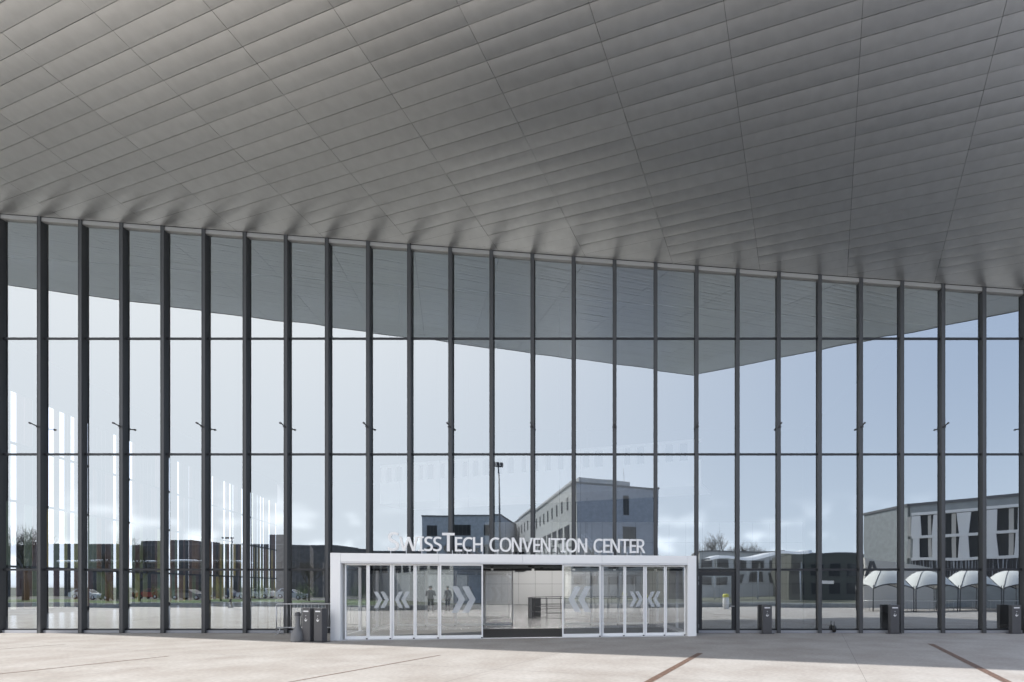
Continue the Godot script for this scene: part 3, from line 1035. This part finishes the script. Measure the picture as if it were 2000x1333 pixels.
	for i in 4:
		var at := Vector3(18.4 + i * 3.0, 0, 20.0)
		if i == 0:
			tent = thing("dome_tent", tents[0], "tent", at, 0, "white dome tents")
			var st := tool(true)
			var n := 12
			var g := []
			for j in n + 1:
				var row := []
				for k in n + 1:
					var u := 2.0 * k / n - 1
					var v := 2.0 * j / n - 1
					row.append(Vector3(u * 1.46, 1.62 + 1.3 * (1 - 0.8 * pow(absf(u), 2.6)) * (1 - 0.8 * pow(absf(v), 2.6)) - 0.1 * u * u * v * v, v * 1.46))
				g.append(row)
			for j in n:
				for k in n:
					quad(st, g[j][k], g[j][k + 1], g[j + 1][k + 1], g[j + 1][k])
			part("membrane", st, mat("tent_cloth", lin(0.68, 0.69, 0.67), 0.8), tent)
			for sx in [-1, 1]:
				for sz in [-1, 1]:
					part("pole", tube(tool(true), Vector3(sx * 1.42, 0, sz * 1.42), Vector3(sx * 1.42, 1.82, sz * 1.42), 0.035), mats.charcoal, tent)
			for s in [-1, 1]:
				st = tool(true)
				for k in n:
					var u0 := 2.0 * k / n - 1
					var u1 := 2.0 * (k + 1) / n - 1
					tube(st, Vector3(u0 * 1.46, 1.64 + 1.3 * (1 - 0.8 * pow(absf(u0), 2.6)) * 0.2 - 0.1 * u0 * u0, s * 1.46), Vector3(u1 * 1.46, 1.64 + 1.3 * (1 - 0.8 * pow(absf(u1), 2.6)) * 0.2 - 0.1 * u1 * u1, s * 1.46), 0.045, -1, 6)
				part("arch_rib", st, mats.charcoal, tent)
				st = tool(true)
				for k in n:
					var q := []
					for e in [0, 1]:
						var u2: float = 2.0 * (k + e) / n - 1
						q.append(Vector3(u2 * 1.46, 1.63 + 1.3 * pow(1 - 0.8 * pow(absf(u2), 2.6), 2.0) - 0.1 * pow(u2, 4.0), s * u2 * 1.46))
					tube(st, q[0], q[1], 0.028, -1, 6)
				part("seam_rib", st, mats.charcoal_light, tent)
		else:
			copy(tent, "dome_tent", at, 0, tents[i])
	var table: Node3D
	for i in 4:
		var at := Vector3(18.2 + i * 3.0, 0, 20.3)
		var lb: String = ["first", "second", "third", "fourth"][i] + " white folding table from the lettered wall, under the tents"
		if i == 0:
			table = thing("folding_table", lb, "table", at, 0, "tables under the tents")
			part("table_top", box(tool(), Vector3(-1.0, 0.70, -0.4), Vector3(1.0, 0.75, 0.4), Transform3D(), 0.01), mats.letter, table)
			for sx in [-0.85, 0.85]:
				for sz in [-0.3, 0.3]:
					part("leg", tube(tool(true), Vector3(sx, 0, sz), Vector3(sx, 0.7, sz), 0.018, -1, 6), mats.galvanised, table)
		else:
			copy(table, "folding_table", at, 0, lb)

	# middle right: dark building, pale hall, wavy white roof
	o = block("dark_office", "dark flat office mirrored left of the lettered wall", Vector2(33.7, 60), Vector2(23.1, 60), 12, 6.3, mat("olive_dark", lin(0.11, 0.115, 0.10), 0.7))
	for i in 4:
		window_at(o, 0.8 + i * 2.6, 3.4, 1.7, 1.5)
		window_at(o, 0.8 + i * 2.6, 0.8, 1.7, 1.7)
	o = block("pale_hall", "pale gridded hall mirrored behind the wavy white roof", Vector2(26, 75), Vector2(11.4, 75), 12, 7.6, beige)
	for i in 5:
		window_at(o, 0.6 + i * 2.9, 2.2, 2.0, 1.4, Transform3D(), 2)
		window_at(o, 0.6 + i * 2.9, 4.9, 2.0, 1.4, Transform3D(), 2)
	var wave := thing("wavy_roof", "wavy white roof on posts mirrored right of the portal", "shelter", Vector3(10.2, 0, 52))
	var st := tool(true)
	for k in 30:
		var xa := 13.5 * k / 30.0
		var xb := 13.5 * (k + 1) / 30.0
		var ya := 5.0 + 0.2 * sin(xa * 0.9) + 0.08 * xa
		var yb := 5.0 + 0.2 * sin(xb * 0.9) + 0.08 * xb
		quad(st, Vector3(xa, ya, 0), Vector3(xb, yb, 0), Vector3(xb, yb + 0.3, 6), Vector3(xa, ya + 0.3, 6))
		quad(st, Vector3(xa, ya + 0.35, 0), Vector3(xb, yb + 0.35, 0), Vector3(xb, yb + 0.65, 6), Vector3(xa, ya + 0.65, 6))
		quad(st, Vector3(xa, ya, 0), Vector3(xb, yb, 0), Vector3(xb, yb + 0.35, 0), Vector3(xa, ya + 0.35, 0))
	part("roof", st, mats.letter, wave)
	for i in 5:
		part("post", tube(tool(true), Vector3(1 + i * 2.9, 0, 2), Vector3(1 + i * 2.9, 5.0 + 0.2 * sin((1 + i * 2.9) * 0.9), 2), 0.1), mats.alu, wave)

	# poles and small street things
	var mast := thing("floodlight_mast", "tall slim floodlight mast mirrored beside the grey house", "mast", Vector3(-14.0, 0, 39.4))
	part("pole", tube(tool(true), Vector3.ZERO, Vector3(0, 14.6, 0), 0.16, 0.08), mats.charcoal_light, mast)
	part("crossarm", box(tool(), Vector3(-0.5, 14.5, -0.06), Vector3(0.5, 14.62, 0.06)), mats.charcoal_light, mast)
	for x in [-0.4, 0.0, 0.4]:
		part("floodlight", box(tool(), Vector3(x - 0.16, 14.62, -0.15), Vector3(x + 0.16, 15.0, 0.12), Transform3D(), 0.03), mats.charcoal, mast)
	var lamps := [[Vector3(-31.8, 0, 24.5), "dark street lamp standing by the low wall, nearer the portal"], [Vector3(-52.0, 0, 29.0), "dark street lamp farther along the plaza edge to the left"]]
	for i in 2:
		var l := thing("street_lamp", lamps[i][1], "street lamp", lamps[i][0], 0, "street lamps")
		part("pole", tube(tool(true), Vector3.ZERO, Vector3(0, 5.6, 0), 0.09, 0.05), mats.charcoal, l)
		part("foot", lathe(tool(true), [Vector2(0.22, 0), Vector2(0.22, 0.1), Vector2(0.1, 0.18)], 12), mats.charcoal, l)
		part("lamp_head", box(tool(), Vector3(-0.9, 5.55, -0.14), Vector3(0.1, 5.68, 0.14), Transform3D(), 0.04), mats.charcoal, l)
	var bin := thing("litter_bin", "white litter bin with a yellow lid out on the plaza", "bin", Vector3(7.5, 0, 23.0))
	part("drum", lathe(tool(true), [Vector2(0, 0), Vector2(0.24, 0), Vector2(0.26, 0.04), Vector2(0.26, 0.9), Vector2(0.24, 0.92)], 20), mats.letter, bin)
	part("lid", lathe(tool(true), [Vector2(0.27, 0.9), Vector2(0.27, 1.1), Vector2(0.2, 1.16), Vector2(0, 1.17)], 20), mat("yellow", lin(0.62, 0.62, 0.08), 0.5), bin)
	var ip := thing("sign_post", "slim white post with a small pointer sign by the tents", "sign", Vector3(15.2, 0, 24.5))
	part("pole", tube(tool(true), Vector3.ZERO, Vector3(0, 2.3, 0), 0.05), mats.letter, ip)
	part("pointer", box(tool(), Vector3(0.05, 2.0, -0.02), Vector3(1.2, 2.25, 0.02), Transform3D(), 0.008), mats.letter, ip)

	make_cars()
	bare_tree(Vector3(-75.7, 0, 50), 10.6, 3.6, 1, "bare tree with a dense round crown at the left end of the dark hall")
	bare_tree(Vector3(-69, 0, 54), 7.6, 2.6, 2, "smaller bare tree right of the dense round one before the dark hall")
	bare_tree(Vector3(17.5, 0, 90), 14.0, 7.5, 3, "broad bare tree rising behind the pale hall")
	bare_tree(Vector3(24, 0, 92), 12.0, 6.0, 4, "second bare tree behind the pale hall, nearer the dark office")
	bare_tree(Vector3(-40, 0, 50), 6.0, 2.2, 5, "young bare tree on the lawn beside the parked cars")
	bare_tree(Vector3(-49, 0, 47), 6.4, 2.3, 6, "young bare tree on the lawn in front of the dark hall")
	bare_tree(Vector3(-58, 0, 46), 8.2, 3.4, 7, "spreading bare tree on the lawn between the two street lamps")
	bare_tree(Vector3(-84, 0, 52), 9.4, 4.0, 8, "outermost bare tree on the lawn, left of the dense round one")
	# shrubs on the lawn
	for i in 6:
		shrub(Vector3(-36.0 - i * 6.4, 0, 53.2 + rng.randf() * 1.6), 1.3 + rng.randf() * 0.9, i, ["first", "second", "third", "fourth", "fifth", "sixth"][i] + " rounded green shrub from the grey house along the lawn")
	person(Vector3(-7.7, 0, 24.6), 0.3, 0, "person in a dark coat and trousers standing on the plaza with hands together")
	person(Vector3(-6.55, 0, 25.0), -0.5, 1, "person in a grey jacket standing on the plaza with arms hanging")
	mountains()

func make_cars() -> void:
	var paints := [["silver", lin(0.55, 0.56, 0.58)], ["white", lin(0.8, 0.8, 0.8)], ["dark blue", lin(0.03, 0.05, 0.12)], ["grey", lin(0.2, 0.2, 0.21)], ["red", lin(0.35, 0.03, 0.03)], ["black", lin(0.02, 0.02, 0.02)], ["pale grey", lin(0.65, 0.66, 0.67)]]
	for i in 7:
		var c := thing("parked_car", paints[i][0] + " car parked in the row before the dark hall", "car", Vector3(-48.5 - i * 5.0, -0.01, 60.5 + rng.randf() * 0.3), PI if i % 3 == 0 else 0.0, "cars parked before the dark hall")
		var paint := mat("paint_" + paints[i][0].replace(" ", "_"), paints[i][1], 0.3, 0.2)
		paint.clearcoat_enabled = true
		paint.clearcoat = 0.8
		paint.clearcoat_roughness = 0.05
		part("body", prism(tool(), [Vector2(-2.1, 0.28), Vector2(-2.15, 0.62), Vector2(-2.05, 0.86), Vector2(-1.0, 0.95), Vector2(1.75, 0.98), Vector2(2.12, 0.9), Vector2(2.15, 0.4), Vector2(2.08, 0.26)], -0.86, 0.86), paint, c)
		var roof := tool()
		var lo := [Vector2(-1.05, 0.94), Vector2(1.85, 0.97)]
		var hi := [Vector2(-0.25, 1.45), Vector2(1.35, 1.44)]
		for s in [-1.0, 1.0]:
			quad(roof, Vector3(lo[0].x, lo[0].y, s * 0.82), Vector3(hi[0].x, hi[0].y, s * 0.62), Vector3(hi[1].x, hi[1].y, s * 0.62), Vector3(lo[1].x, lo[1].y, s * 0.82))
		for k in 2:
			quad(roof, Vector3(lo[k].x, lo[k].y, -0.82), Vector3(hi[k].x, hi[k].y, -0.62), Vector3(hi[k].x, hi[k].y, 0.62), Vector3(lo[k].x, lo[k].y, 0.82))
		quad(roof, Vector3(hi[0].x, hi[0].y, -0.62), Vector3(hi[0].x, hi[0].y, 0.62), Vector3(hi[1].x, hi[1].y, 0.62), Vector3(hi[1].x, hi[1].y, -0.62))
		part("cabin", roof, paint, c)
		for s in [-1.0, 1.0]:
			for w in [[-0.72, -0.2, 0.52], [0.58, 0.58, 1.25]]:
				var g := tool()
				var x0: float = w[0]
				var x1: float = w[1]
				var x2: float = w[2]
				var z0: float = s * 0.805
				var z1: float = s * 0.66
				quad(g, Vector3(x0, 1.0, z0 + s * 0.012), Vector3(x1, 1.38, z1 + s * 0.012), Vector3(x2, 1.38, z1 + s * 0.012), Vector3(x2 + (0.2 if x2 > 1 else 0.0), 1.0, z0 + s * 0.012))
				part("side_window", g, mats.window_dark, c)
		for k in 2:
			var g := tool()
			var dx := -0.012 if k == 0 else 0.012
			quad(g, Vector3(lerpf(lo[k].x, hi[k].x, 0.12) + dx, lerpf(lo[k].y, hi[k].y, 0.12), -0.72), Vector3(lerpf(lo[k].x, hi[k].x, 0.9) + dx, lerpf(lo[k].y, hi[k].y, 0.9), -0.58), Vector3(lerpf(lo[k].x, hi[k].x, 0.9) + dx, lerpf(lo[k].y, hi[k].y, 0.9), 0.58), Vector3(lerpf(lo[k].x, hi[k].x, 0.12) + dx, lerpf(lo[k].y, hi[k].y, 0.12), 0.72))
			part("windscreen" if k == 0 else "rear_window", g, mats.window_dark, c)
		for x in [-1.32, 1.32]:
			for s in [-1.0, 1.0]:
				var wl := part("wheel", tube(tool(true), Vector3(x, 0.32, s * 0.68), Vector3(x, 0.32, s * 0.885), 0.32, 0.32, 18), mats.black, c)
				part("rim", tube(tool(true), Vector3(x, 0.32, s * 0.88), Vector3(x, 0.32, s * 0.895), 0.2, 0.18, 14), mats.alu, wl)
		for s in [-0.6, 0.6]:
			part("headlight", box(tool(), Vector3(-2.16, 0.64, s - 0.16), Vector3(-2.06, 0.76, s + 0.16), Transform3D(), 0.02), mats.alu, c)
			part("tail_light", box(tool(), Vector3(2.07, 0.70, s - 0.14), Vector3(2.15, 0.86, s + 0.14), Transform3D(), 0.02), mat("tail_red", lin(0.3, 0.02, 0.02), 0.3), c)

func branch(st: SurfaceTool, r: RandomNumberGenerator, a: Vector3, d: Vector3, l: float, w: float, level: int) -> void:
	var b := a + d * l
	tube(st, a, b, w, w * 0.68, 5 if level > 1 else 4)
	if level == 0:
		return
	var n := 3 if level < 5 else 4
	for i in n:
		var side := Vector3(r.randf_range(-1, 1), r.randf_range(-0.35, 0.8), r.randf_range(-1, 1)).normalized()
		var k := 1.0 if i == 0 else r.randf_range(0.45, 0.95)
		branch(st, r, a + d * l * k, (d * 0.9 + side * 0.75).normalized(), l * r.randf_range(0.62, 0.82), w * 0.6, level - 1)

func bare_tree(at: Vector3, h: float, spread: float, seed_: int, label: String) -> void:
	var r := RandomNumberGenerator.new()
	r.seed = 100 + seed_
	var bark := mat("bark", lin(0.09, 0.08, 0.07), 0.9)
	var o := thing("bare_tree", label, "tree", at, 0, "bare trees across the plaza")
	part("trunk", tube(tool(true), Vector3.ZERO, Vector3(0, h * 0.33, 0), h * 0.020, h * 0.015, 9), bark, o)
	var st := tool(true)
	for i in 4:
		var p := TAU * i / 4.0 + r.randf()
		branch(st, r, Vector3(0, h * (0.28 + 0.05 * i / 4.0), 0), Vector3(cos(p) * spread / h * 1.5, 1.0, sin(p) * spread / h * 1.5).normalized(), h * 0.23, h * 0.011, 5)
	part("crown", st, bark, o)

func shrub(at: Vector3, size: float, seed_: int, label: String) -> void:
	var r := RandomNumberGenerator.new()
	r.seed = 300 + seed_
	var o := thing("shrub", label, "shrub", at, 0, "green shrubs on the lawn")
	part("stem", tube(tool(true), Vector3.ZERO, Vector3(0, size * 0.8, 0), 0.05, 0.03, 6), mats.bark, o)
	var st := tool()
	for i in 1400:
		var d := Vector3(r.randfn(), r.randfn() * 0.8, r.randfn()).normalized() * pow(r.randf(), 0.4) * size
		var p := Vector3(d.x, size * 0.85 + d.y * 0.85, d.z) * (0.9 + 0.2 * sin(d.x * 5.0) * cos(d.z * 4.0))
		var u := Vector3(r.randf_range(-1, 1), r.randf_range(-1, 1), r.randf_range(-1, 1)).normalized() * 0.07
		var v := u.cross(Vector3(r.randf(), r.randf(), 0.3).normalized()).normalized() * 0.04
		quad(st, p - u, p + v, p + u, p - v)
	part("foliage", st, mat("leaf", lin(0.09, 0.16, 0.035), 0.7), o)

# a standing figure: tapered bones joined by a smooth minimum and meshed as surface nets
func person(at: Vector3, turn: float, pose: int, label: String) -> void:
	var o := thing("person", label, "person", at, turn, "people on the plaza")
	var bones := [
		[Vector3(0, 0.98, 0), Vector3(0, 1.22, 0.01), 0.15, 0.155], [Vector3(-0.07, 1.36, 0), Vector3(0.07, 1.36, 0), 0.12, 0.12],
		[Vector3(0, 1.42, 0), Vector3(0, 1.56, 0.01), 0.06, 0.055], [Vector3(0, 1.62, 0.015), Vector3(0, 1.68, 0.0), 0.085, 0.095],
		[Vector3(0, 1.625, 0.10), Vector3(0, 1.60, 0.115), 0.012, 0.016],
		[Vector3(-0.085, 0.93, 0), Vector3(-0.10, 0.50, 0.015), 0.095, 0.062], [Vector3(-0.10, 0.50, 0.015), Vector3(-0.11, 0.08, -0.02), 0.062, 0.042], [Vector3(-0.11, 0.045, -0.04), Vector3(-0.13, 0.035, 0.15), 0.045, 0.035],
		[Vector3(0.085, 0.93, 0), Vector3(0.10, 0.50, 0.02), 0.095, 0.062], [Vector3(0.10, 0.50, 0.02), Vector3(0.12, 0.08, -0.01), 0.062, 0.042], [Vector3(0.12, 0.045, -0.03), Vector3(0.15, 0.035, 0.16), 0.045, 0.035]]
	for s in [-1.0, 1.0]:
		var sh := Vector3(s * 0.19, 1.38, 0)
		var el := Vector3(s * 0.26, 1.10, -0.02)
		var wr := Vector3(s * 0.27, 0.86, 0.07)
		if pose == 0:
			el = Vector3(s * 0.27, 1.12, 0.03)
			wr = Vector3(s * 0.07, 1.16, 0.25)
		bones.append([sh, el, 0.062, 0.048])
		bones.append([el, wr, 0.048, 0.034])
		var d := (wr - el).normalized()
		bones.append([wr, wr + d * 0.09, 0.034, 0.03])
		for k in 4:
			var off := Vector3(0, 0, (k - 1.5) * 0.02) if pose == 1 else Vector3(0, (k - 1.5) * 0.02, 0)
			bones.append([wr + d * 0.09 + off, wr + d * (0.15 + 0.015 * (1 - absf(k - 1.5))) + off, 0.010, 0.008])
		bones.append([wr + d * 0.03, wr + d * 0.09 + Vector3(0, 0.03, 0.02), 0.012, 0.010])
	var cell := 0.022
	var lo := Vector3(-0.42, -0.03, -0.2)
	var dims := Vector3i(38, 84, 24)
	var field := PackedFloat32Array()
	field.resize(dims.x * dims.y * dims.z)
	field.fill(1.0)
	for b in bones:
		var a: Vector3 = b[0]
		var c: Vector3 = b[1]
		var r0: float = b[2]
		var r1: float = b[3]
		var ab := c - a
		var reach := maxf(r0, r1) + 0.08
		var p0 := Vector3i(((a.min(c) - Vector3.ONE * reach - lo) / cell).floor()).clamp(Vector3i.ZERO, dims - Vector3i.ONE)
		var p1 := Vector3i(((a.max(c) + Vector3.ONE * reach - lo) / cell).ceil()).clamp(Vector3i.ZERO, dims - Vector3i.ONE)
		for z in range(p0.z, p1.z + 1):
			for y in range(p0.y, p1.y + 1):
				for x in range(p0.x, p1.x + 1):
					var p := lo + Vector3(x, y, z) * cell
					var t := clampf((p - a).dot(ab) / maxf(ab.length_squared(), 1e-9), 0, 1)
					var d := p.distance_to(a + ab * t) - lerpf(r0, r1, t)
					var id := (z * dims.y + y) * dims.x + x
					var e := field[id]
					var k := minf(0.035, minf(r0, r1))
					var h := clampf(0.5 + 0.5 * (e - d) / k, 0, 1)
					field[id] = lerpf(e, d, h) - k * h * (1 - h)
	var verts := {}
	var st := SurfaceTool.new()
	st.begin(Mesh.PRIMITIVE_TRIANGLES)
	st.set_smooth_group(0)
	var corner := [Vector3i(0, 0, 0), Vector3i(1, 0, 0), Vector3i(0, 1, 0), Vector3i(1, 1, 0), Vector3i(0, 0, 1), Vector3i(1, 0, 1), Vector3i(0, 1, 1), Vector3i(1, 1, 1)]
	var edges := [[0, 1], [2, 3], [4, 5], [6, 7], [0, 2], [1, 3], [4, 6], [5, 7], [0, 4], [1, 5], [2, 6], [3, 7]]
	for z in dims.z - 1:
		for y in dims.y - 1:
			for x in dims.x - 1:
				var v := []
				var inside := 0
				for c in corner:
					var f := field[((z + c.z) * dims.y + y + c.y) * dims.x + x + c.x]
					v.append(f)
					if f < 0:
						inside += 1
				if inside == 0 or inside == 8:
					continue
				var sum := Vector3.ZERO
				var n := 0
				for e in edges:
					if (v[e[0]] < 0) != (v[e[1]] < 0):
						var t: float = v[e[0]] / (v[e[0]] - v[e[1]])
						sum += Vector3(corner[e[0]]).lerp(Vector3(corner[e[1]]), t)
						n += 1
				verts[Vector3i(x, y, z)] = lo + (Vector3(x, y, z) + sum / n) * cell
	var coat := lin(0.02, 0.02, 0.025) if pose == 0 else lin(0.16, 0.16, 0.17)
	for q in verts:
		var f0 := field[(q.z * dims.y + q.y) * dims.x + q.x]
		for ax in 3:
			var step := Vector3i.ZERO
			step[ax] = 1
			var qq: Vector3i = q + step
			if qq.x >= dims.x or qq.y >= dims.y or qq.z >= dims.z:
				continue
			var f1 := field[(qq.z * dims.y + qq.y) * dims.x + qq.x]
			if (f0 < 0) == (f1 < 0):
				continue
			var du := Vector3i.ZERO
			var dv := Vector3i.ZERO
			du[(ax + 1) % 3] = 1
			dv[(ax + 2) % 3] = 1
			var ids := [q, q - du, q - du - dv, q - dv]
			if not ids.all(func(i): return verts.has(i)):
				continue
			if f0 < 0:
				ids.reverse()
			for k in [0, 1, 2, 0, 2, 3]:
				var p: Vector3 = verts[ids[k]]
				var col := coat
				if p.y < 0.09:
					col = lin(0.02, 0.02, 0.02)
				elif p.y < 0.92 and absf(p.x) < 0.22:
					col = lin(0.02, 0.022, 0.03) if pose == 0 else lin(0.04, 0.05, 0.08)
				elif p.y > 1.49:
					col = lin(0.55, 0.36, 0.27)
				if pose == 1 and absf(p.x) > 0.22 and p.y < 0.87 or pose == 0 and p.z > 0.245 and p.y < 1.3:
					col = lin(0.55, 0.36, 0.27)
				st.set_color(col.srgb_to_linear())
				st.add_vertex(p)
	var cloth := mat("figure", Color.WHITE, 0.8)
	cloth.vertex_color_use_as_albedo = true
	part("body", st, cloth, o)
	var hair := tool(true)
	for j in 6:
		for i in 14:
			var g := func(ii: int, jj: int) -> Vector3:
				var p := TAU * ii / 14.0
				var q := PI * 0.62 * jj / 6.0
				if sin(p) > 0.3:
					q *= 0.55
				return Vector3(cos(p) * sin(q) * 0.103, 1.675 + cos(q) * 0.112, sin(p) * sin(q) * 0.108 - 0.005)
			quad(hair, g.call(i, j), g.call(i + 1, j), g.call(i + 1, j + 1), g.call(i, j + 1))
	part("hair", hair, mat("hair", lin(0.03, 0.02, 0.015), 0.6), o)

# snow-capped range far beyond the lake
func mountains() -> void:
	var n := FastNoiseLite.new()
	n.seed = 9
	n.frequency = 0.0016
	n.fractal_octaves = 6
	n.fractal_type = FastNoiseLite.FRACTAL_RIDGED
	var st := tool(true)
	var g := []
	for j in 13:
		var row := []
		for i in 181:
			var x := -9000.0 + 100.0 * i
			var z := 5200.0 + 150.0 * j
			var up := sin(PI * j / 12.0)
			row.append(Vector3(x, maxf(-5.0, up * (190.0 + 250.0 * n.get_noise_2d(x, z * 1.3))), z))
		g.append(row)
	for j in 12:
		for i in 180:
			quad(st, g[j][i], g[j][i + 1], g[j + 1][i + 1], g[j + 1][i])
	var m := mat("snow_rock", lin(0.62, 0.66, 0.72), 0.9)
	grain(m, noise_tex(0.01, 51, Color(0.55, 0.6, 0.7), Color(1, 1, 1), 512, 6), 0.0012)
	structure("mountains", st, m)
